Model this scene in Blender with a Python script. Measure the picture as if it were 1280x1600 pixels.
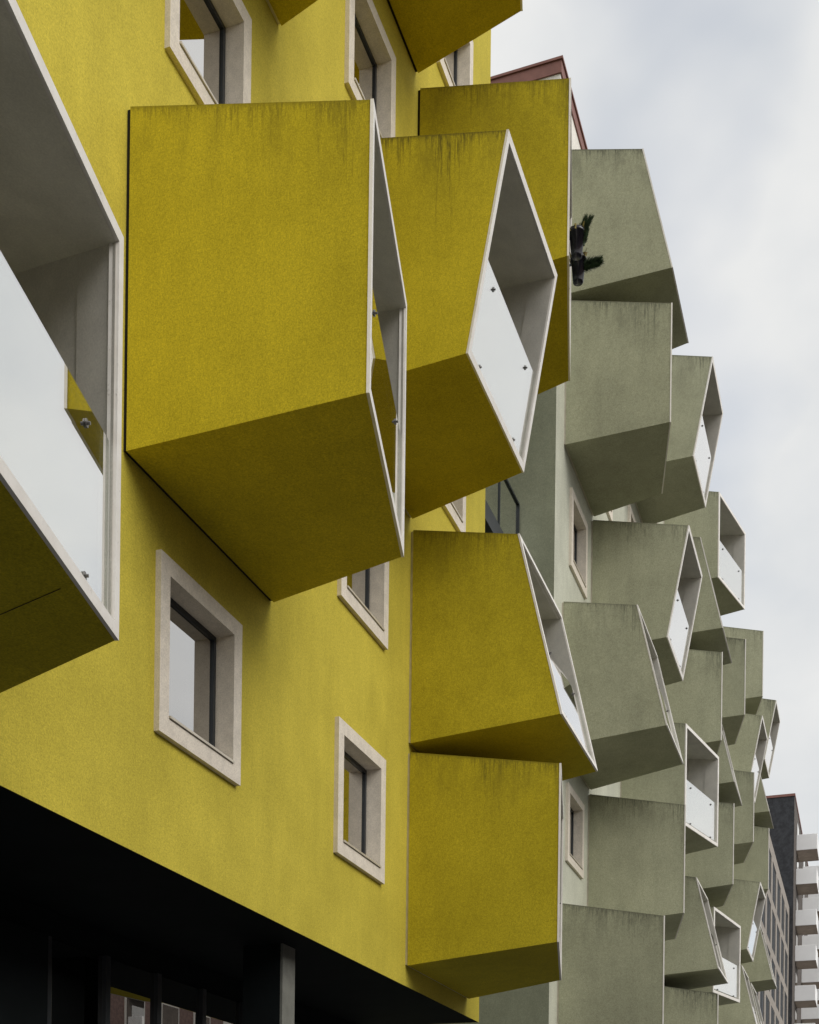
import bpy, math, random
from mathutils import Vector, Matrix

for o in list(bpy.data.objects): bpy.data.objects.remove(o)
scene = bpy.context.scene
COL = scene.collection
random.seed(7)

# ------------------------------------------------------------------ camera
EYE = 1.6
cam_d = bpy.data.cameras.new('camera'); cam = bpy.data.objects.new('camera', cam_d); COL.objects.link(cam)
cam_d.sensor_fit = 'AUTO'; cam_d.sensor_width = 36; cam_d.sensor_height = 36
cam_d.lens = 45.0
cam_d.shift_x = 0.0; cam_d.shift_y = 0.6833
cam_d.clip_end = 3000
YAW = math.radians(19.8814); ROLL = 0.01225
cam.matrix_world = (Matrix.Translation((0, -5.954, EYE)) @ Matrix.Rotation(YAW-math.pi/2, 4, 'Z')
                    @ Matrix.Rotation(math.pi/2, 4, 'X') @ Matrix.Rotation(ROLL, 4, 'Z'))
scene.camera = cam

# ------------------------------------------------------------------ sky, sun, exposure
SUN_EL = math.radians(34)
SUN_DIR = Vector((-0.30, -0.95, 0)).normalized()*math.cos(SUN_EL) + Vector((0, 0, math.sin(SUN_EL)))   # towards the sun
world = bpy.data.worlds.new('World'); scene.world = world; world.use_nodes = True
wn = world.node_tree; wn.nodes.clear()
def N(nt, t, **kw):
    n = nt.nodes.new(t)
    for k, v in kw.items(): setattr(n, k, v)
    return n
out = N(wn, 'ShaderNodeOutputWorld'); bg = N(wn, 'ShaderNodeBackground'); bg.inputs['Strength'].default_value = 0.1
sky = N(wn, 'ShaderNodeTexSky'); sky.sky_type = 'NISHITA'; sky.sun_disc = False
sky.sun_elevation = SUN_EL; sky.sun_rotation = math.atan2(SUN_DIR.x, SUN_DIR.y)
tc = N(wn, 'ShaderNodeTexCoord'); mp = N(wn, 'ShaderNodeMapping'); mp.inputs['Scale'].default_value = (1, 1, 1.5)
mp.inputs['Location'].default_value = (2.4, 0.1, 1.2)
n1 = N(wn, 'ShaderNodeTexNoise'); n1.inputs['Scale'].default_value = 2.6; n1.inputs['Detail'].default_value = 4; n1.inputs['Roughness'].default_value = .5
n2 = N(wn, 'ShaderNodeTexNoise'); n2.inputs['Scale'].default_value = 5.5; n2.inputs['Detail'].default_value = 5
r1 = N(wn, 'ShaderNodeValToRGB'); r1.color_ramp.elements[0].position = .37; r1.color_ramp.elements[0].color = (.68, .68, .68, 1)
r1.color_ramp.elements[1].position = .49; r1.color_ramp.elements[1].color = (1, 1, 1, 1)
r2 = N(wn, 'ShaderNodeValToRGB'); r2.color_ramp.elements[0].position = .32; r2.color_ramp.elements[0].color = (4.1, 4.22, 4.32, 1)
r2.color_ramp.elements[1].position = .62; r2.color_ramp.elements[1].color = (4.95, 4.95, 4.88, 1)
mx = N(wn, 'ShaderNodeMix', data_type='RGBA')
wn.links.new(tc.outputs['Generated'], mp.inputs['Vector'])
wn.links.new(mp.outputs['Vector'], n1.inputs['Vector']); wn.links.new(mp.outputs['Vector'], n2.inputs['Vector'])
wn.links.new(n1.outputs['Fac'], r1.inputs['Fac']); wn.links.new(n2.outputs['Fac'], r2.inputs['Fac'])
wn.links.new(r1.outputs['Color'], mx.inputs[0])
wn.links.new(sky.outputs['Color'], mx.inputs[6]); wn.links.new(r2.outputs['Color'], mx.inputs[7])
wn.links.new(mx.outputs[2], bg.inputs['Color']); wn.links.new(bg.outputs['Background'], out.inputs['Surface'])

sl = bpy.data.lights.new('sun', 'SUN'); sl.energy = 1.2; sl.angle = math.radians(45); sl.color = (1, .965, .90)
so = bpy.data.objects.new('sun', sl); COL.objects.link(so)
so.rotation_euler = (-SUN_DIR).to_track_quat('-Z', 'Y').to_euler()

scene.render.engine = 'CYCLES'
vs = scene.view_settings; vs.view_transform = 'Standard'; vs.look = 'None'; vs.exposure = 0.8; vs.gamma = 1; vs.use_curve_mapping = False
scene.cycles.max_bounces = 8; scene.cycles.transparent_max_bounces = 12

# ------------------------------------------------------------------ materials
def mat(name): 
    m = bpy.data.materials.new(name); m.use_nodes = True; nt = m.node_tree
    return m, nt, nt.nodes['Principled BSDF']
def mixc(nt, fac, a, b, mode='MIX'):
    m = N(nt, 'ShaderNodeMix', data_type='RGBA', blend_type=mode)
    for s, v in ((0, fac), (6, a), (7, b)):
        if hasattr(v, 'is_linked'): nt.links.new(v, m.inputs[s])
        elif s == 0: m.inputs[0].default_value = v
        else: m.inputs[s].default_value = (*v, 1)
    return m.outputs[2]
def math_n(nt, op, a, b=None, clamp=False):
    m = N(nt, 'ShaderNodeMath', operation=op); m.use_clamp = clamp
    for i, v in enumerate((a, b)):
        if v is None: continue
        if hasattr(v, 'is_linked'): nt.links.new(v, m.inputs[i])
        else: m.inputs[i].default_value = v
    return m.outputs[0]
def maprange(nt, v, a, b, c, d, smooth=True):
    m = N(nt, 'ShaderNodeMapRange'); m.clamp = True
    if smooth: m.interpolation_type = 'SMOOTHSTEP'
    nt.links.new(v, m.inputs[0])
    for i, x in zip((1, 2, 3, 4), (a, b, c, d)): m.inputs[i].default_value = x
    return m.outputs[0]
def noise(nt, vec, scale, detail=4, rough=.55):
    n = N(nt, 'ShaderNodeTexNoise'); n.inputs['Scale'].default_value = scale; n.inputs['Detail'].default_value = detail
    n.inputs['Roughness'].default_value = rough; nt.links.new(vec, n.inputs['Vector']); return n.outputs['Fac']

def stucco(name, col, stain=0.8, speck=.26, drip=None):
    m, nt, b = mat(name)
    tc = N(nt, 'ShaderNodeTexCoord'); geo = N(nt, 'ShaderNodeNewGeometry'); oi = N(nt, 'ShaderNodeObjectInfo')
    pos = geo.outputs['Position']
    fine = noise(nt, pos, 75, 3, .7); mid = noise(nt, pos, 9, 5, .6); big = noise(nt, pos, .8, 5, .6)
    c = tuple(col)
    dark = tuple(x*.90 for x in c); light = tuple(min(1, x*1.07+.004) for x in c)
    c1 = mixc(nt, maprange(nt, big, .3, .7, 0, 1), dark, light)
    f = maprange(nt, fine, .3, .7, 1-speck, 1+speck, False)
    f2 = maprange(nt, mid, .3, .7, .96, 1.04, False)
    gr = maprange(nt, noise(nt, pos, 30, 2, .6), .3, .7, .90, 1.10, False); f2 = math_n(nt, 'MULTIPLY', f2, gr)
    mpv = N(nt, 'ShaderNodeMapping'); mpv.inputs['Scale'].default_value = (1, 1, .16); nt.links.new(pos, mpv.inputs['Vector'])
    vert = maprange(nt, noise(nt, mpv.outputs[0], 3.2, 6, .65), .3, .7, .93, 1.06, False)
    f2 = math_n(nt, 'MULTIPLY', f2, vert)
    f = math_n(nt, 'MULTIPLY', f, f2)
    rnd = math_n(nt, 'MULTIPLY_ADD', oi.outputs['Random'], .12); nt.nodes[-1].inputs[2].default_value = .94
    f = math_n(nt, 'MULTIPLY', f, rnd)
    cc = N(nt, 'ShaderNodeCombineColor'); [nt.links.new(f, cc.inputs[i]) for i in range(3)]
    c2 = mixc(nt, 1.0, c1, cc.outputs[0], 'MULTIPLY')
    if stain:
        uv = N(nt, 'ShaderNodeUVMap'); uv.uv_map = 'stain'
        sp = N(nt, 'ShaderNodeSeparateXYZ'); nt.links.new(uv.outputs[0], sp.inputs[0])
        off = math_n(nt, 'MULTIPLY', oi.outputs['Random'], 57.0)
        u = math_n(nt, 'ADD', sp.outputs[0], off); v = sp.outputs[1]
        def vec(a, bscale):
            cv = N(nt, 'ShaderNodeCombineXYZ'); nt.links.new(a, cv.inputs[0])
            nt.links.new(math_n(nt, 'MULTIPLY', v, bscale), cv.inputs[1]); return cv.outputs[0]
        # runs of dirt that start at the top edge: each has its own length
        ln = noise(nt, vec(u, .04), 22, 4, .7)
        ln2 = noise(nt, vec(u, .02), 1.6, 2, .5)
        length = math_n(nt, 'MULTIPLY', maprange(nt, ln, .45, .75, 0.0, 1.7, False), maprange(nt, ln2, .40, .62, .10, 1.35))
        length = math_n(nt, 'MULTIPLY', length, maprange(nt, sp.outputs[0], .1, 2.0, .30, 1.25, False))
        length = math_n(nt, 'ADD', length, .05)
        run = math_n(nt, 'SUBTRACT', 1.0, math_n(nt, 'DIVIDE', v, length), True)
        run = math_n(nt, 'POWER', run, 1.25)
        run = math_n(nt, 'MULTIPLY', run, maprange(nt, noise(nt, vec(u, .15), 45, 3, .6), .35, .6, .35, 1))
        # broad grey weathering towards the top
        wash = math_n(nt, 'MULTIPLY', maprange(nt, v, 0, 1.1, 1, 0), maprange(nt, noise(nt, vec(u, .25), 5, 5, .7), .38, .68, 0, .42))
        edge = maprange(nt, v, .0, .05, .75, 0)
        tot = math_n(nt, 'MAXIMUM', math_n(nt, 'MULTIPLY', run, 1.0), math_n(nt, 'MAXIMUM', wash, edge))
        tot = math_n(nt, 'MULTIPLY', math_n(nt, 'MULTIPLY', tot, stain), maprange(nt, math_n(nt, 'FRACT', math_n(nt, 'MULTIPLY', oi.outputs['Random'], 13.7)), 0, 1, .65, 1.15, False), True)
        dcol = drip or tuple(x*.16+.010 for x in c)
        c2 = mixc(nt, tot, c2, dcol)
    nt.links.new(c2, b.inputs['Base Color'])
    b.inputs['Roughness'].default_value = .9; b.inputs['Specular IOR Level'].default_value = .25
    bp = N(nt, 'ShaderNodeBump'); bp.inputs['Strength'].default_value = .35; bp.inputs['Distance'].default_value = .004
    nt.links.new(fine, bp.inputs['Height']); nt.links.new(bp.outputs[0], b.inputs['Normal'])
    return m

def plain(name, col, rough=.6, var=.08, scale=6, metallic=0, spec=.4, fine=.0):
    m, nt, b = mat(name); geo = N(nt, 'ShaderNodeNewGeometry')
    n = noise(nt, geo.outputs['Position'], scale, 6, .65)
    c = mixc(nt, maprange(nt, n, .3, .7, 0, 1), tuple(x*(1-var*1.6) for x in col), tuple(min(1, x*(1+var)) for x in col))
    if fine:
        n3 = noise(nt, geo.outputs['Position'], 80, 3, .7); f = maprange(nt, n3, .3, .7, 1-fine, 1+fine, False)
        cc = N(nt, 'ShaderNodeCombineColor'); [nt.links.new(f, cc.inputs[i]) for i in range(3)]
        c = mixc(nt, 1.0, c, cc.outputs[0], 'MULTIPLY')
    nt.links.new(c, b.inputs['Base Color'])
    b.inputs['Roughness'].default_value = rough; b.inputs['Metallic'].default_value = metallic; b.inputs['Specular IOR Level'].default_value = spec
    return m

def glass(name, tint, r0, x1=.75, refl_tint=(1, .985, .965), rough=0.0):
    """coated pane: mirror-like towards grazing angles, tinted see-through otherwise"""
    m = bpy.data.materials.new(name); m.use_nodes = True; nt = m.node_tree; nt.nodes.clear()
    o = N(nt, 'ShaderNodeOutputMaterial'); g = N(nt, 'ShaderNodeBsdfGlossy'); g.inputs['Roughness'].default_value = rough
    g.inputs['Color'].default_value = (*refl_tint, 1)
    t = N(nt, 'ShaderNodeBsdfTransparent'); t.inputs['Color'].default_value = (*tint, 1)
    lw = N(nt, 'ShaderNodeLayerWeight'); lw.inputs['Blend'].default_value = .5
    f = maprange(nt, lw.outputs['Facing'], .05, x1, r0, .96)
    ms = N(nt, 'ShaderNodeMixShader'); nt.links.new(f, ms.inputs[0]); nt.links.new(t.outputs[0], ms.inputs[1]); nt.links.new(g.outputs[0], ms.inputs[2])
    nt.links.new(ms.outputs[0], o.inputs['Surface']); return m

YEL = (.515, .417, .018); GRN = (.392, .395, .275)
M = {}
M['yel'] = stucco('yellow_render_box', YEL, .85); M['yel_wall'] = stucco('yellow_render_wall', (.53, .437, .052), 0)
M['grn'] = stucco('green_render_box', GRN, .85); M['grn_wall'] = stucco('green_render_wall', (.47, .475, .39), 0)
M['grn_shade'] = stucco('green_render_shaded', (.27, .285, .21), 0)  # darker copy of the wall green, shade put into the colour
def frame_paint():
    m, nt, b = mat('white_frame_paint'); geo = N(nt, 'ShaderNodeNewGeometry'); p = geo.outputs['Position']
    c = mixc(nt, maprange(nt, noise(nt, p, 5, 6, .65), .3, .7, 0, 1), (.74, .70, .645), (.83, .80, .755))
    c = mixc(nt, maprange(nt, noise(nt, p, 38, 5, .75), .60, .76, 0, .65), c, (.30, .26, .21))
    c = mixc(nt, maprange(nt, noise(nt, p, 13, 4, .7), .62, .80, 0, .6), c, (.22, .195, .155))
    nt.links.new(c, b.inputs['Base Color']); b.inputs['Roughness'].default_value = .5
    return m
M['white'] = frame_paint()
M['lining'] = plain('pale_lining_plaster', (.70, .665, .60), .75, .06, 3, fine=.1)
M['stone'] = plain('pale_concrete_surround', (.70, .635, .545), .8, .06, 8, fine=.16)
M['pane'] = glass('window_pane', (.10, .13, .13), .12, .95)
M['rail'] = glass('railing_glass', (.80, .89, .82), .10, .97, (1, .99, .985))
M['far_pane'] = plain('far_window_glass', (.020, .023, .028), .55, .3, .4, spec=.15)
M['shop'] = glass('shop_glass', (.05, .06, .07), .15, .9)
M['dark_metal'] = plain('dark_metal', (.022, .026, .03), .4, .1, 5)
M['steel'] = plain('steel', (.22, .21, .20), .35, .1, 30, .9)
M['flash'] = plain('pale_metal_flashing', (.62, .57, .48), .4, .1, 5, .3)
M['black'] = plain('black_joint', (.012, .011, .008), .9)
M['soffit'] = plain('black_soffit', (.008, .0105, .011), .85, .1, 2, spec=.1)
M['concrete'] = plain('grey_concrete', (.17, .17, .15), .85, .1, 5, fine=.15)
M['redroof'] = plain('red_brown_metal_roof', (.23, .105, .085), .6, .08, 4)
M['attic'] = stucco('whiter_attic_band', (.74, .71, .65), 0)  # band under the roof edge, whiter than the wall below
M['beige'] = plain('beige_frame_concrete', (.32, .285, .25), .8, .1, 2, fine=.1)
M['brick_dark'] = plain('dark_brick', (.040, .042, .047), .85, .25, 3, fine=.3)
M['tower_side'] = plain('brown_brick', (.10, .085, .075), .85, .15, 2, fine=.2)
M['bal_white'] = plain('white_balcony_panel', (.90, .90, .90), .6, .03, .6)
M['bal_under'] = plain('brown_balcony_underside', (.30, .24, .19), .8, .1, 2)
M['asphalt'] = plain('asphalt', (.05, .05, .052), .9, .15, 3, fine=.2)
M['paving'] = plain('paving', (.125, .125, .125), .85, .12, 2, fine=.15)
M['kerb'] = plain('kerb_stone', (.33, .32, .30), .8, .1, 4)
M['redbrick'] = plain('red_brick', (.24, .155, .135), .85, .2, 5, fine=.2)
M['pot'] = plain('black_glazed_pot', (.012, .010, .014), .18, .1, 5, spec=.6)
M['leaf'] = plain('dark_green_needles', (.045, .075, .028), .6, .4, 20)
M['leaf2'] = plain('yellow_green_growth', (.22, .17, .035), .7, .4, 30)
M['petal'] = plain('red_petal', (.42, .03, .025), .6)

# ------------------------------------------------------------------ helpers
def mesh(name, verts, faces, mats, fm=None, uv=None):
    me = bpy.data.meshes.new(name); me.from_pydata([tuple(v) for v in verts], [], faces)
    for m in (mats if isinstance(mats, (list, tuple)) else [mats]): me.materials.append(m)
    if fm:
        for p, i in zip(me.polygons, fm): p.material_index = i
    if uv:
        l = me.uv_layers.new(name='stain'); k = 0
        for p, fu in zip(me.polygons, uv):
            for j, li in enumerate(p.loop_indices): l.data[li].uv = fu[j]
    me.validate(clean_customdata=False); me.update(); return me
def obj(name, me, parent=None, loc=None):
    o = bpy.data.objects.new(name, me); COL.objects.link(o)
    if parent: o.parent = parent
    if loc: o.location = loc
    return o
class MB:
    def __init__(s): s.v = []; s.f = []; s.m = []
    def quad(s, a, b, c, d, mi=0):
        i = len(s.v); s.v += [a, b, c, d]; s.f.append((i, i+1, i+2, i+3)); s.m.append(mi)
    def box(s, x0, x1, y0, y1, z0, z1, mi=0):
        i = len(s.v)
        s.v += [(x0,y0,z0),(x1,y0,z0),(x1,y1,z0),(x0,y1,z0),(x0,y0,z1),(x1,y0,z1),(x1,y1,z1),(x0,y1,z1)]
        for f in ((0,3,2,1),(4,5,6,7),(0,1,5,4),(1,2,6,5),(2,3,7,6),(3,0,4,7)): s.f.append(tuple(i+k for k in f)); s.m.append(mi)
    def hexa(s, a, b, mi=0):
        """a, b: two rings of four points"""
        i = len(s.v); s.v += list(a)+list(b)
        for f in ((0,1,2,3),(7,6,5,4),(0,4,5,1),(1,5,6,2),(2,6,7,3),(3,7,4,0)): s.f.append(tuple(i+k for k in f)); s.m.append(mi)
    def cyl(s, p, q, r, n=8, r2=None, mi=0):
        p = Vector(p); q = Vector(q); d = (q-p).normalized(); a = d.orthogonal().normalized(); b = d.cross(a); i = len(s.v); r2 = r if r2 is None else r2
        for c, rr in ((p, r), (q, r2)):
            for k in range(n):
                t = 2*math.pi*k/n; s.v.append(c+a*rr*math.cos(t)+b*rr*math.sin(t))
        for k in range(n): s.f.append((i+k, i+(k+1)%n, i+n+(k+1)%n, i+n+k)); s.m.append(mi)
        s.f.append(tuple(i+n-1-k for k in range(n))); s.m.append(mi); s.f.append(tuple(i+n+k for k in range(n))); s.m.append(mi)
    def mesh(s, name, mats): return mesh(name, s.v, s.f, mats, s.m)
def tag(o, label=None, cat=None, group=None, kind=None):
    if label: o['label'] = label
    if cat: o['category'] = cat
    if group: o['group'] = group
    if kind: o['kind'] = kind
    return o
def empty(name, loc=(0, 0, 0)):
    o = bpy.data.objects.new(name, None); COL.objects.link(o); o.location = loc; o.empty_display_size = .3; return o
def bevel(o, w, seg=2):
    b = o.modifiers.new('bevel', 'BEVEL'); b.width = w; b.segments = seg; b.limit_method = 'ANGLE'; return o

FLOOR = 3.0; LEV0 = 0.308 + EYE
def lev(k): return LEV0 + FLOOR*k       # height of the k-th balcony floor

# ------------------------------------------------------------------ setting
gm = MB(); gm.quad((-600,-600,-.12),(900,-600,-.12),(900,600,-.12),(-600,600,-.12))
tag(obj('ground', gm.mesh('ground', M['paving'])), kind='structure')
rm = MB(); rm.quad((-600,-20,-.116),(900,-20,-.116),(900,-9,-.116),(-600,-9,-.116))
tag(obj('road', rm.mesh('road', M['asphalt'])), kind='structure')
pm = MB(); pm.box(-600, 900, -8.85, 14, -.115, 0)
tag(obj('pavement', pm.mesh('pavement', M['paving'])), kind='structure')
km = MB(); km.box(-600, 900, -9.0, -8.852, -.114, .005)
tag(obj('kerb', km.mesh('kerb', M['kerb'])), kind='structure')

# ------------------------------------------------------------------ balcony pieces
W_WALL = 2.80; H_WALL = 2.88; SPLAY = .25
DEEP = 2.10; SHAL = 1.57; LEAN = 1.67; LEANT = 1.50
KINDS = {  # depths at bottom-left, bottom-right, top-right, top-left
    'away': (DEEP, SHAL, SHAL, DEEP), 'near': (2.20, 1.605, 1.605, 2.205), 'toward': (SHAL, DEEP, DEEP, SHAL),
    'up': (LEAN, LEAN, DEEP, DEEP), 'down': (DEEP, DEEP, LEANT, LEANT)}
def corner(side, top, d, rise):
    x = 0 if side == 0 else W_WALL - SPLAY*d
    z = (H_WALL - (.58-rise)*d/2.1) if top else rise*d/2.1
    return Vector((x, -d, z))
def inset(r, w):
    o = []
    for i in range(4):
        p = r[i]; a = (r[(i+1)%4]-p).normalized(); b = (r[i-1]-p).normalized(); s = a.cross(b).length
        o.append(p+(a+b)*(w/s))
    return o
CACHE = {}
def balcony_meshes(kind, rise, colkey):
    key = (kind, rise, colkey)
    if key in CACHE: return CACHE[key]
    ds = KINDS[kind]
    F = [corner(0,0,ds[0],rise), corner(1,0,ds[1],rise), corner(1,1,ds[2],rise), corner(0,1,ds[3],rise)]
    g = .035
    Bk = [corner(0,0,g,rise), corner(1,0,g,rise), corner(1,1,g,rise), corner(0,1,g,rise)]
    nrm = (F[1]-F[0]).cross(F[3]-F[0]).normalized()          # points outwards (-y)
    if nrm.y > 0: nrm = -nrm
    # shell: four outer faces with the front lip and back ring
    bi = inset(Bk, .09); fi = inset(F, .07)
    V = Bk+F+bi+fi; fs = []; uv = []
    def vdist(p, a, b):                                        # distance under the top edge
        t = 0 if abs(b.y-a.y) < 1e-6 else (p.y-a.y)/(b.y-a.y); return max(0, (a.z+(b.z-a.z)*t)-p.z)
    for i in range(4):
        j = (i+1) % 4; f = (i, j, 4+j, 4+i); fs.append(f)
        if i == 1: uv.append([(abs(V[k].y), vdist(V[k], Bk[2], F[2])) for k in f])
        elif i == 3: uv.append([(abs(V[k].y), vdist(V[k], Bk[3], F[3])) for k in f])
        elif i == 2: uv.append([(abs(V[k].y), .02) for k in f])
        else: uv.append([(V[k].x, 9) for k in f])
    for i in range(4):
        j = (i+1) % 4
        fs.append((8+i, 8+j, j, i)); uv.append([(0, 9)]*4)
        fs.append((4+i, 4+j, 12+j, 12+i)); uv.append([(0, 9)]*4)
    shell = mesh('balcony', V, fs, M[colkey], uv=uv)
    # white frame round the opening, 3 mm proud of the render
    fo = inset(F, -.004); a = [p+nrm*.014 for p in fo]; b = [p-nrm*.012 for p in fo]
    w = .075; ia = [p+nrm*.014 for p in inset(F, w)]; ib = [p-nrm*.05 for p in inset(F, w)]
    ic = [p-nrm*.05 for p in inset(F, w+.02)]
    V = a+b+ia+ib; fs = []
    for i in range(4):
        j = (i+1) % 4; fs += [(i, j, 8+j, 8+i), (4+i, 4+j, j, i), (8+i, 8+j, 12+j, 12+i)]
    frame = mesh('opening_frame', V, fs, M['white'])
    # lining: a front band and, one step further in, the inner faces back to the house wall
    w1 = w+.012; w2 = w+.001
    R0 = [p-nrm*.005 for p in inset(F, w1)]
    Bw = inset([corner(s, t, .004, rise) for s, t in ((0,0),(1,0),(1,1),(0,1))], w1)
    Bw2 = inset([corner(s, t, .004, rise) for s, t in ((0,0),(1,0),(1,1),(0,1))], w2)
    Fi2 = [p-nrm*.005 for p in inset(F, w2)]
    R1 = []; R2 = []
    for i in range(4):
        t = .34/(Bw[i]-R0[i]).length; R1.append(R0[i].lerp(Bw[i], t)); R2.append(Fi2[i].lerp(Bw2[i], t))
    V = R0+R1+R2+Bw2; fs = []
    for i in range(4):
        j = (i+1) % 4; fs += [(i, j, 4+j, 4+i), (4+i, 4+j, 8+j, 8+i), (8+i, 8+j, 12+j, 12+i)]
    lining = mesh('lining', V, fs, M['lining'])
    # railing glass, up to a bit under half of the opening
    I = inset(F, w+.012); t = .47; lo = .035
    BL, BR, TR, TL = I
    ul = (TL-BL); ur = (TR-BR)
    gq = [BL+ul*(lo/ul.length)+(BR-BL).normalized()*.012, BR+ur*(lo/ur.length)-(BR-BL).normalized()*.012, BR+ur*t-(BR-BL).normalized()*.012, BL+ul*t+(BR-BL).normalized()*.012]
    m = MB(); m.hexa([p-nrm*.028 for p in gq], [p-nrm*.040 for p in gq]); gl = m.mesh('railing_glass', M['rail'])
    # a clamp (shared) and its four places
    ck = ('clamp', kind, rise)
    m = MB(); m.cyl(nrm*.034, -nrm*.036, .010, 8); m.cyl(nrm*.008, nrm*.016, .025, 10); m.cyl(-nrm*.016, -nrm*.008, .025, 10)
    cl = m.mesh('glass_clamp', M['steel'])
    ex = (gq[1]-gq[0]); et = (gq[2]-gq[3]); cp = []
    for base, e, dz in ((gq[0], ex, .015), (gq[3], et, -.13)):
        for s in (.17, .83): cp.append(base+e*s+ul.normalized()*dz-nrm*.034)
    # shadow joint against the wall
    jo = inset([corner(s, t_, g, rise) for s, t_ in ((0,0),(1,0),(1,1),(0,1))], .012)
    V = jo+[Vector((p.x, .01, p.z)) for p in jo]
    joint = mesh('joint', V, [(i, (i+1)%4, 4+(i+1)%4, 4+i) for i in range(4)], M['black'] if colkey == 'yel' and rise in (.04, .11) else M['flash'])
    # balcony door in the house wall
    m = MB(); x0, x1, z0, z1 = .35, 2.25, .16, 2.38
    for bx in ((x0, x0+.08, z0, z1), (x1-.08, x1, z0, z1), (x0+.08, x1-.08, z1-.08, z1), (x0+.08, x1-.08, z0, z0+.1), (1.26, 1.34, z0+.1, z1-.08)):
        m.box(bx[0], bx[1], -.07, -.012, bx[2], bx[3])
    m.box(x0+.04, x1-.04, -.035, -.02, z0+.04, z1-.04, 1)
    door = m.mesh('balcony_door', [M['dark_metal'], M['pane']])
    CACHE[key] = (shell, frame, lining, gl, cl, cp, joint, door)
    return CACHE[key]
RISE = {1: .18, 2: .14, 3: .17, 4: .10, 5: .04, 6: .03}
def balcony(parent, x0, k, kind, colkey, rise=None):
    rise = RISE[k] if rise is None else rise
    shell, frame, lining, gl, cl, cp, joint, door = balcony_meshes(kind, rise, colkey)
    b = obj('balcony', shell, parent, (x0, 0, lev(k)))
    for n, me in (('opening_frame', frame), ('lining', lining), ('railing_glass', gl), ('wall_joint', joint), ('balcony_door', door)):
        obj(n, me, b)
    for p in cp: obj('glass_clamp', cl, b, p)
    return b

# ------------------------------------------------------------------ window pieces (origin: lower-left outer corner on the wall)
WW, WH, FW, PROJ, REC = 1.53, 1.58, .16, .055, .16
def ring(m, o, i, y0, y1, mi=0):
    """frame between outer rect o and inner rect i (x0,x1,z0,z1), from y0 (front) to y1"""
    ox0, ox1, oz0, oz1 = o; x0, x1, z0, z1 = i
    m.hexa([(ox0,y0,oz0),(ox1,y0,oz0),(x1,y0,z0),(x0,y0,z0)], [(ox0,y1,oz0),(ox1,y1,oz0),(x1,y1,z0),(x0,y1,z0)], mi)
    m.hexa([(ox1,y0,oz0),(ox1,y0,oz1),(x1,y0,z1),(x1,y0,z0)], [(ox1,y1,oz0),(ox1,y1,oz1),(x1,y1,z1),(x1,y1,z0)], mi)
    m.hexa([(ox1,y0,oz1),(ox0,y0,oz1),(x0,y0,z1),(x1,y0,z1)], [(ox1,y1,oz1),(ox0,y1,oz1),(x0,y1,z1),(x1,y1,z1)], mi)
    m.hexa([(ox0,y0,oz1),(ox0,y0,oz0),(x0,y0,z0),(x0,y0,z1)], [(ox0,y1,oz1),(ox0,y1,oz0),(x0,y1,z0),(x0,y1,z1)], mi)
m = MB(); ring(m, (0, WW, 0, WH), (FW, WW-FW, FW, WH-FW), -PROJ, REC+.10); SUR = m.mesh('window', M['stone'])
m = MB(); ring(m, (FW+.002, WW-FW-.002, FW+.002, WH-FW-.002), (FW+.05, WW-FW-.05, FW+.05, WH-FW-.05), REC-.015, REC+.06)
SASH = m.mesh('sash_frame', M['dark_metal'])
m = MB(); m.box(FW+.03, WW-FW-.03, REC+.006, REC+.016, FW+.03, WH-FW-.03); PANE = m.mesh('pane', M['pane'])
m = MB(); m.hexa([(FW+.004,-PROJ-.018,FW+.004),(WW-FW-.004,-PROJ-.018,FW+.004),(WW-FW-.004,REC-.02,FW+.03),(FW+.004,REC-.02,FW+.03)],
                 [(FW+.004,-PROJ-.018,FW+.026),(WW-FW-.004,-PROJ-.018,FW+.026),(WW-FW-.004,REC-.02,FW+.052),(FW+.004,REC-.02,FW+.052)]); SILL = m.mesh('sill', M['flash'])
m = MB(); m.box(FW-.02, WW-FW+.02, REC+.6, REC+.62, FW-.1, WH-FW+.1); ROOM = m.mesh('room_back', M['black'])
m = MB(); m.box(FW+.07, FW+.30, REC+.12, REC+.14, FW+.06, WH-FW-.06); CURT = m.mesh('curtain', M['lining'])
def window(parent, x, k, curtain=False):
    w = obj('window', SUR, parent, (x, 0, lev(k)+.865))
    for n, me in (('sash_frame', SASH), ('pane', PANE), ('sill', SILL), ('room_back', ROOM)): obj(n, me, w)
    if curtain: obj('curtain', CURT, w)
    return w

def wall_sheet(x0, x1, z0, z1, holes):
    xs = sorted({x0, x1, *[h[0] for h in holes], *[h[1] for h in holes]}); zs = sorted({z0, z1, *[h[2] for h in holes], *[h[3] for h in holes]})
    ix = {x: i for i, x in enumerate(xs)}; iz = {z: i for i, z in enumerate(zs)}; n = len(xs)
    V = [(x, 0, z) for z in zs for x in xs]; F = []
    for a in range(len(xs)-1):
        for b in range(len(zs)-1):
            cx = (xs[a]+xs[a+1])/2; cz = (zs[b]+zs[b+1])/2
            if any(h[0] < cx < h[1] and h[2] < cz < h[3] for h in holes): continue
            F.append((b*n+a, b*n+a+1, (b+1)*n+a+1, (b+1)*n+a))
    return V, F

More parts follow.
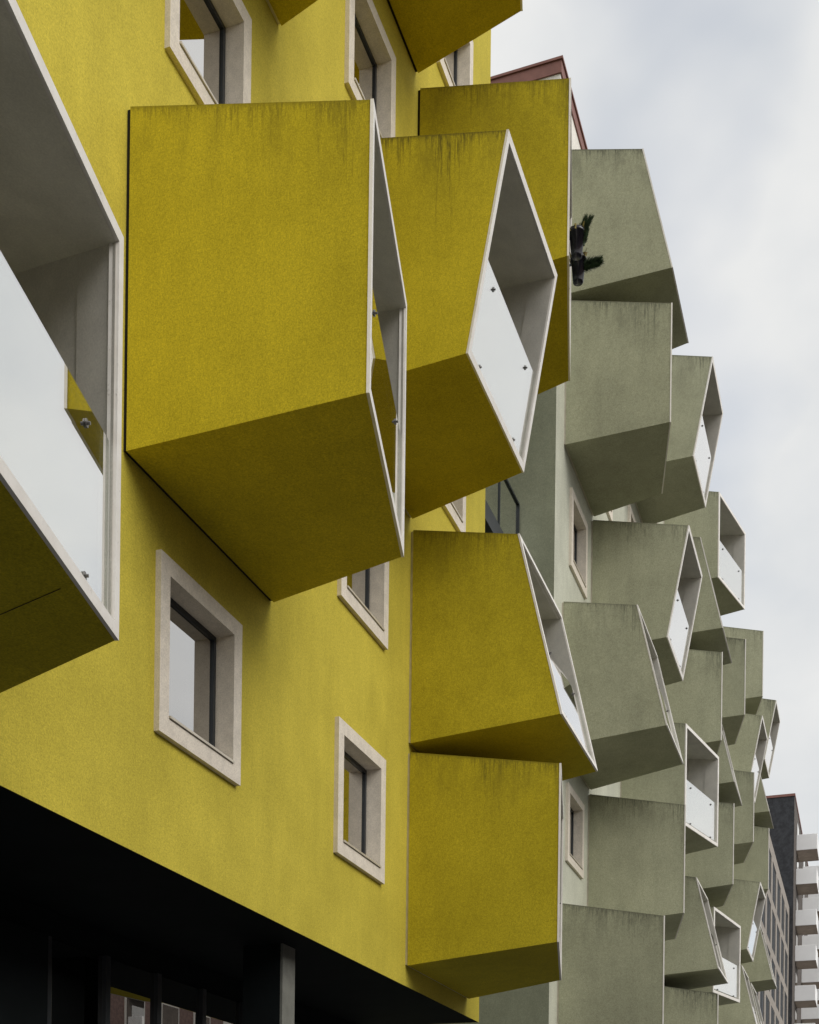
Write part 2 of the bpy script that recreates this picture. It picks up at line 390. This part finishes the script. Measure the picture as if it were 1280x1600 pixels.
# ================================================================== yellow house
Y_END = 19.62; Y_BOT = 3.041+EYE; ROOF = 22.38+EYE
yb = empty('yellow_building', (9, 0, 0)); tag(yb, 'yellow rendered apartment building with tilted box balconies over dark open ground floor', 'building')
yb.location = (0, 0, 0)
YBAL = [(4.28, 1, 'near', .18), (9.20, 2, 'near', .04), (13.36, 3, 'up', .13), (16.19, 2, 'down', .15), (16.17, 1, 'away', .20), (16.25, 4, 'away', .11),
        (9.22, 4, 'away', .10), (13.37, 5, 'away', .04)]
YWIN = [(9.74, 1), (9.78, 3), (13.70, 1), (13.72, 2), (13.75, 4), (16.91, 3), (17.0, 5), (4.8, 2), (4.8, 3), (9.78, 5)]
holes = [(x+.02, x+WW-.02, lev(k)+.885, lev(k)+.865+WH-.02) for x, k in YWIN]
V, F = wall_sheet(-14, Y_END, Y_BOT, ROOF, holes); obj('facade_wall', mesh('facade_wall', V, F, M['yel_wall']), yb)
m = MB(); m.quad((-14,12,Y_BOT),(-14,0,Y_BOT),(-14,0,ROOF),(-14,12,ROOF)); obj('end_wall', m.mesh('end_wall', M['yel_wall']), yb)
m = MB(); m.quad((Y_END,0,Y_BOT),(Y_END,12,Y_BOT),(Y_END,12,ROOF),(Y_END,0,ROOF))
obj('end_wall', m.mesh('end_wall', M['yel_wall']), yb)
m = MB(); m.quad((-14,0,ROOF),(Y_END,0,ROOF),(Y_END,12,ROOF),(-14,12,ROOF)); obj('roof', m.mesh('roof', M['redroof']), yb)
m = MB(); m.quad((-14,.003,Y_BOT+.002),(-14,12,Y_BOT+.002),(Y_END-.003,12,Y_BOT+.002),(Y_END-.003,.003,Y_BOT+.002)); obj('soffit', m.mesh('soffit', M['soffit']), yb)
YB = [balcony(yb, a[0], a[1], a[2], 'yel', a[3]) for a in YBAL]
def under(x, y): return Vector((x, y, .18*-y/2.1-.0015))
m = MB(); m.hexa([under(2.02,-.12), under(2.0245,-.12), under(1.7545,-1.66), under(1.75,-1.66)], [p+Vector((0,0,-.002)) for p in (under(2.02,-.12), under(2.0245,-.12), under(1.7545,-1.66), under(1.75,-1.66))])
obj('panel_joint', m.mesh('panel_joint', M['black']), YB[0])
for i, (x, k) in enumerate(YWIN): window(yb, x, k, i in (0, 2))
# ground floor set back behind columns
m = MB(); m.box(13.22, 13.55, .40, .43, 0, Y_BOT); obj('column', m.mesh('column', M['concrete']), yb)
m = MB(); m.box(13.215, 13.55, .431, .90, 0, Y_BOT); obj('column_cladding', m.mesh('column_cladding', M['soffit']), yb)
SY = 1.95
sf = empty('shop_front'); sf.parent = yb
m = MB(); m.box(-14, Y_END-.1, SY+.06, SY+.2, 2.75+EYE, Y_BOT); m.box(-14, 10.9, SY-.05, SY+.2, 0, 2.75+EYE); obj('header_panel', m.mesh('header_panel', M['soffit']), sf)
mull = MB(); mull.box(0, .09, SY-.03, SY+.09, 0, 2.75+EYE); MUL = mull.mesh('mullion', M['dark_metal'])
SX = [10.9+1.07*i for i in range(9)]
for x in SX: obj('mullion', MUL, sf, (x, 0, 0))
pn = MB(); pn.box(.09, 1.069, SY+.02, SY+.03, .1, 2.74+EYE); PN = pn.mesh('shop_pane', M['shop'])
for x in SX[:-1]: obj('pane', PN, sf, (x, 0, 0))
m = MB(); m.box(-14, Y_END-.1, SY+2.5, SY+2.6, 0, Y_BOT); obj('back_wall', m.mesh('back_wall', M['soffit']), sf)

# ================================================================== green house
G0, G1 = 24.28, 56.7
gb = empty('green_building'); tag(gb, 'pale grey-green rendered apartment building with many box balconies and red-brown roof edge', 'building')
ca = [24.95, 31.32, 37.50, 43.75, 50.20]; cb = [27.63, 34.14, 40.28, 46.62, 53.05]
GBAL = {(0,'a'): {1:'away',3:'down',5:'away',6:'down'}, (0,'b'): {2:'away',4:'up'}, (1,'a'): {3:'toward',6:'up'},
        (1,'b'): {1:'away',2:'down',4:'away',5:'down'}, (2,'a'): {2:'toward',3:'away',4:'down',6:'toward'}, (2,'b'): {5:'away'},
        (3,'a'): {4:'away'}, (3,'b'): {2:'down',3:'up',5:'up',6:'away'}, (4,'a'): {2:'down',4:'away',5:'down'}, (4,'b'): {3:'down',6:'up'}}
holes = []; gw = []
for (n, c), rows in GBAL.items():
    x0 = (ca if c == 'a' else cb)[n]
    for k in range(1, 7):
        if k in rows: balcony(gb, x0, k, rows[k], 'grn')
        else:
            x = x0+.55; gw.append((x, k)); holes.append((x+.02, x+WW-.02, lev(k)+.885, lev(k)+.865+WH-.02))
ATT = 21.35+EYE
V, F = wall_sheet(G0, G1, 2.2, ATT, holes); obj('facade_wall', mesh('facade_wall', V, F, M['grn_wall']), gb)
for x, k in gw: window(gb, x, k)
m = MB(); m.quad((G1,0,0),(G1,12,0),(G1,12,ATT),(G1,0,ATT)); obj('end_wall', m.mesh('end_wall', M['grn_shade']), gb)
m = MB(); m.quad((G0,0,0),(G1,0,0),(G1,0,2.2),(G0,0,2.2)); obj('plinth', m.mesh('plinth', M['concrete']), gb)
m = MB(); m.quad((G0,12,0),(G0,0,0),(G0,0,ATT),(G0,12,ATT))
obj('end_wall', m.mesh('end_wall', M['grn_shade']), gb)
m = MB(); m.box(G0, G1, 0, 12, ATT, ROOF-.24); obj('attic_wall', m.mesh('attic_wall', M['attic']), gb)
m = MB(); m.box(G0-.03, G1, -.03, 12, ROOF-.24, ROOF); rf = obj('roof', m.mesh('roof', M['redroof']), gb)
m = MB(); m.box(G0-.06, G1, -.06, 12, ROOF+.001, ROOF+.05); obj('roof_cap', m.mesh('roof_cap', M['redroof']), rf)
# gallery in the gap between the two houses
m = MB(); m.quad((Y_END,3.2,0),(G0,3.2,0),(G0,3.2,ROOF-2),(Y_END,3.2,ROOF-2)); obj('gap_wall', m.mesh('gap_wall', M['grn_shade']), gb)
gal = empty('gallery'); gal.parent = gb
GZ = 12.72+EYE
m = MB(); m.box(Y_END+.01, G0-.01, .68, 3.19, GZ-.34, GZ); obj('gallery_slab', m.mesh('gallery_slab', M['dark_metal']), gal)
m = MB(); m.box(Y_END+.02, G0-.02, .70, .75, GZ+1.13, GZ+1.17); obj('handrail', m.mesh('handrail', M['dark_metal']), gal)
m = MB(); m.box(0, .045, .70, .75, GZ-.2, GZ+1.13); PST = m.mesh('post', M['dark_metal'])
for x in (Y_END+.06, 21.25, 22.85, G0-.075): obj('post', PST, gal, (x, 0, 0))
m = MB(); m.box(0, 1.48, .72, .73, GZ+.06, GZ+1.1); GP = m.mesh('gallery_glass', M['rail'])
for x in (Y_END+.115, 21.33, 22.90): obj('glass_panel', GP, gal, (x, 0, 0) if x < 22 else (x-.18, 0.012, 0))

# ================================================================== potted plants hanging on the yellow balcony in front of the green house
def pot_mesh(r0, r1, h):
    prof = [(0, 0), (r0*.9, 0), (r0, .015), (r1, h-.05), (r1*1.10, h-.05), (r1*1.12, h), (r1*.98, h), (r1*.93, h-.05), (0, h-.06)]
    n = 20; V = []; F = []
    for r, z in prof:
        for k in range(n): V.append((r*math.cos(2*math.pi*k/n), r*math.sin(2*math.pi*k/n), z))
    for i in range(len(prof)-1):
        for k in range(n): F.append((i*n+k, i*n+(k+1)%n, (i+1)*n+(k+1)%n, (i+1)*n+k))
    me = mesh('pot', V, F, M['pot'])
    for p in me.polygons: p.use_smooth = True
    return me
def spike(m, base, tip, r, rnd, n=70, needle=.05):
    base = Vector(base); tip = Vector(tip); ax = (tip-base); L = ax.length; ax.normalize(); a = ax.orthogonal().normalized(); b = ax.cross(a)
    m.cyl(base, tip, r*.75, 7, r*.25)
    for i in range(n):
        t = rnd.random(); th = rnd.random()*6.283; rad = (a*math.cos(th)+b*math.sin(th)); p = base+ax*L*t
        d = (rad*(.75-.35*t)+ax*(.75+.4*t)).normalized(); q = p+d*needle*(.7+.6*rnd.random())*(1.15-.3*t)+rad*r*.3; s = ax.cross(rad).normalized()*.008
        m.quad(p-s, p+s, q+s*.2, q-s*.2)
def plant(x, y, z, label, spikes, flower, seed):
    rnd = random.Random(seed)
    e = empty('potted_plant', (x, y, z)); tag(e, label, 'plant', 'pots hung on the yellow balcony edge')
    obj('pot', pot_mesh(.075, .102, .36), e)
    m = MB()
    for b, t, r, nd in spikes: spike(m, b, t, r, rnd, 420, nd)
    fo_ = obj('foliage', m.mesh('foliage', M['leaf']), e); fo_.scale = (.88, .88, .97)
    m = MB()
    for i in range(60):
        th = rnd.random()*6.283; rr = .12*rnd.random()**.5; p = Vector((rr*math.cos(th), rr*math.sin(th), .31)); q = p+Vector((rnd.uniform(-.05,.05), rnd.uniform(-.05,.05), rnd.uniform(.04,.10)))
        s = Vector((rnd.uniform(-1,1), rnd.uniform(-1,1), .2)).normalized()*.012; m.quad(p-s, p+s, q+s, q-s)
    obj('ground_growth', m.mesh('ground_growth', M['leaf2']), e)
    m = MB()
    for b in flower: 
        for k in range(5):
            t = k*1.2566; c = Vector(b); m.quad(c, c+Vector((math.cos(t),math.sin(t),.4))*.025, c+Vector((math.cos(t+.5),math.sin(t+.5),.5))*.035, c+Vector((math.cos(t+1),math.sin(t+1),.4))*.025)
    obj('blossom', m.mesh('blossom', M['petal']), e)
    m = MB(); m.box(-.012, .012, .10, .24, .27, .29); m.box(-.012, .012, .215, .24, .10, .27); obj('hanging_hook', m.mesh('hanging_hook', M['dark_metal']), e)
PLANTS = [(17.25, -1.985, 13.13+EYE), (17.75, -1.895, 13.14+EYE)]
plant(*PLANTS[0], 'upper black pot with two upright spiky dark green shoots on yellow balcony', [((.02,-.03,.31),(.02,-.12,.52),.036,.075), ((.02,-.06,.28),(.02,-.20,.50),.042,.08), ((.02,-.10,.16),(.02,-.16,.36),.03,.05)], [(.05,-.1,.37)], 3)
plant(*PLANTS[1], 'lower black pot with thick spiky dark shoot leaning sideways over yellow balcony edge', [((0,-.04,.26),(.02,-.33,.29),.052,.085), ((.02,-.04,.22),(.02,-.34,.24),.055,.085), ((.0,-.06,.20),(.0,-.30,.20),.045,.07)], [(.0,-.1,.38)], 5)

# ================================================================== beige house with a grid of windows
bb = empty('beige_building'); tag(bb, 'beige framed building with grid of tall dark windows beyond the green building', 'building')
BX0, BX1, BT = 60.0, 97.1, 22.47+EYE
bays = 9; bw = (BX1-BX0-.6)/bays; rows = []
for r in range(8): rows.append((BT-.80-2.35-2.93*r, BT-.80-2.93*r))
bh = []
for i in range(bays):
    for (z0, z1) in rows:
        xa = BX0+.6+i*bw; bh.append((xa, xa+3.0, z0, z1))
V, F = wall_sheet(BX0, BX1, 0, BT, bh)
# give the openings real depth
nV = len(V)
for h in bh:
    b = len(V); V += [(h[0],0,h[2]),(h[1],0,h[2]),(h[1],0,h[3]),(h[0],0,h[3]),(h[0],.08,h[2]),(h[1],.08,h[2]),(h[1],.08,h[3]),(h[0],.08,h[3])]
    for i in range(4): F.append((b+i, b+(i+1)%4, b+4+(i+1)%4, b+4+i))
obj('facade_wall', mesh('facade_wall', V, F, M['beige']), bb)
hw = bh[0][1]-bh[0][0]
m = MB(); m.box(0, hw, .045, .06, 0, 2.35, 0); m.box(hw*.5-.03, hw*.5+.03, .03, .044, 0, 2.35, 1); m.box(0, hw, .03, .044, 0, .08, 1); m.box(0, hw, .03, .044, 2.27, 2.35, 1)
BP = m.mesh('window', [M['far_pane'], M['dark_metal']])
for h in bh: obj('window', BP, bb, (h[0], 0, h[2]))
m = MB(); m.box(BX0, BX1, .9, 12, 0, BT-.02); obj('core', m.mesh('core', M['black']), bb)
m = MB(); m.box(BX0, BX1, .001, 12, BT-.018, BT+.05); obj('roof', m.mesh('roof', M['beige']), bb)

# ================================================================== dark brick tower with white balconies
tb = empty('brick_tower'); tag(tb, 'dark brick tower with stacked white box balconies at the far end', 'tower')
TX, TY, TZ = 97.15, -.27, 30.65+EYE
m = MB(); m.box(TX, TX+42, TY, 14, 0, TZ, 0)
tw = m.mesh('tower_wall', [M['brick_dark'], M['tower_side']])
tw.polygons[2].material_index = 1
obj('tower_wall', tw, tb)
m = MB(); m.box(TX-.05, TX+42.05, TY-.05, 14, TZ+.002, TZ+.18); obj('parapet_cap', m.mesh('parapet_cap', M['redroof']), tb)
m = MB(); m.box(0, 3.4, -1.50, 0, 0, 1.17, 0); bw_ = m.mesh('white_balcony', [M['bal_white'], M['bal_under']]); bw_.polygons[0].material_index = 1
m = MB(); m.box(.6, 2.8, -.03, 0, 1.2, 2.3); tdoor = m.mesh('tower_door', M['pane'])
for xi, X in enumerate((100.0, 109.2, 118.4, 127.6)):
    for z in (28.61, 26.05, 22.95, 20.30, 17.30, 14.45, 11.5):
        b = obj('balcony', bw_, tb, (X, TY-.002, z-1.17+EYE-.02*xi)); bevel(b, .02, 1)
        obj('balcony_door', tdoor, b)

# ================================================================== houses across the street (seen in the panes)
ob = empty('brick_building'); tag(ob, 'red brick building across the street seen only as reflection in shop panes', 'building')
OY = -27.0; OX0, OX1, OH = -62.0, 96.0, 13.2
m = MB(); m.box(OX0, OX1, OY-12, OY, 0, OH); obj('wall', m.mesh('wall', M['redbrick']), ob)
m = MB(); m.box(0, 1.9, -.02, .08, 0, 1.9); m.box(.1, 1.8, .081, .09, .1, 1.8, 1); OW = m.mesh('opp_window', [M['white'], M['pane']])
for i in range(43):
    for k in range(4): obj('window', OW, ob, (OX0+1+i*3.6, OY, 1.6+3.15*k))
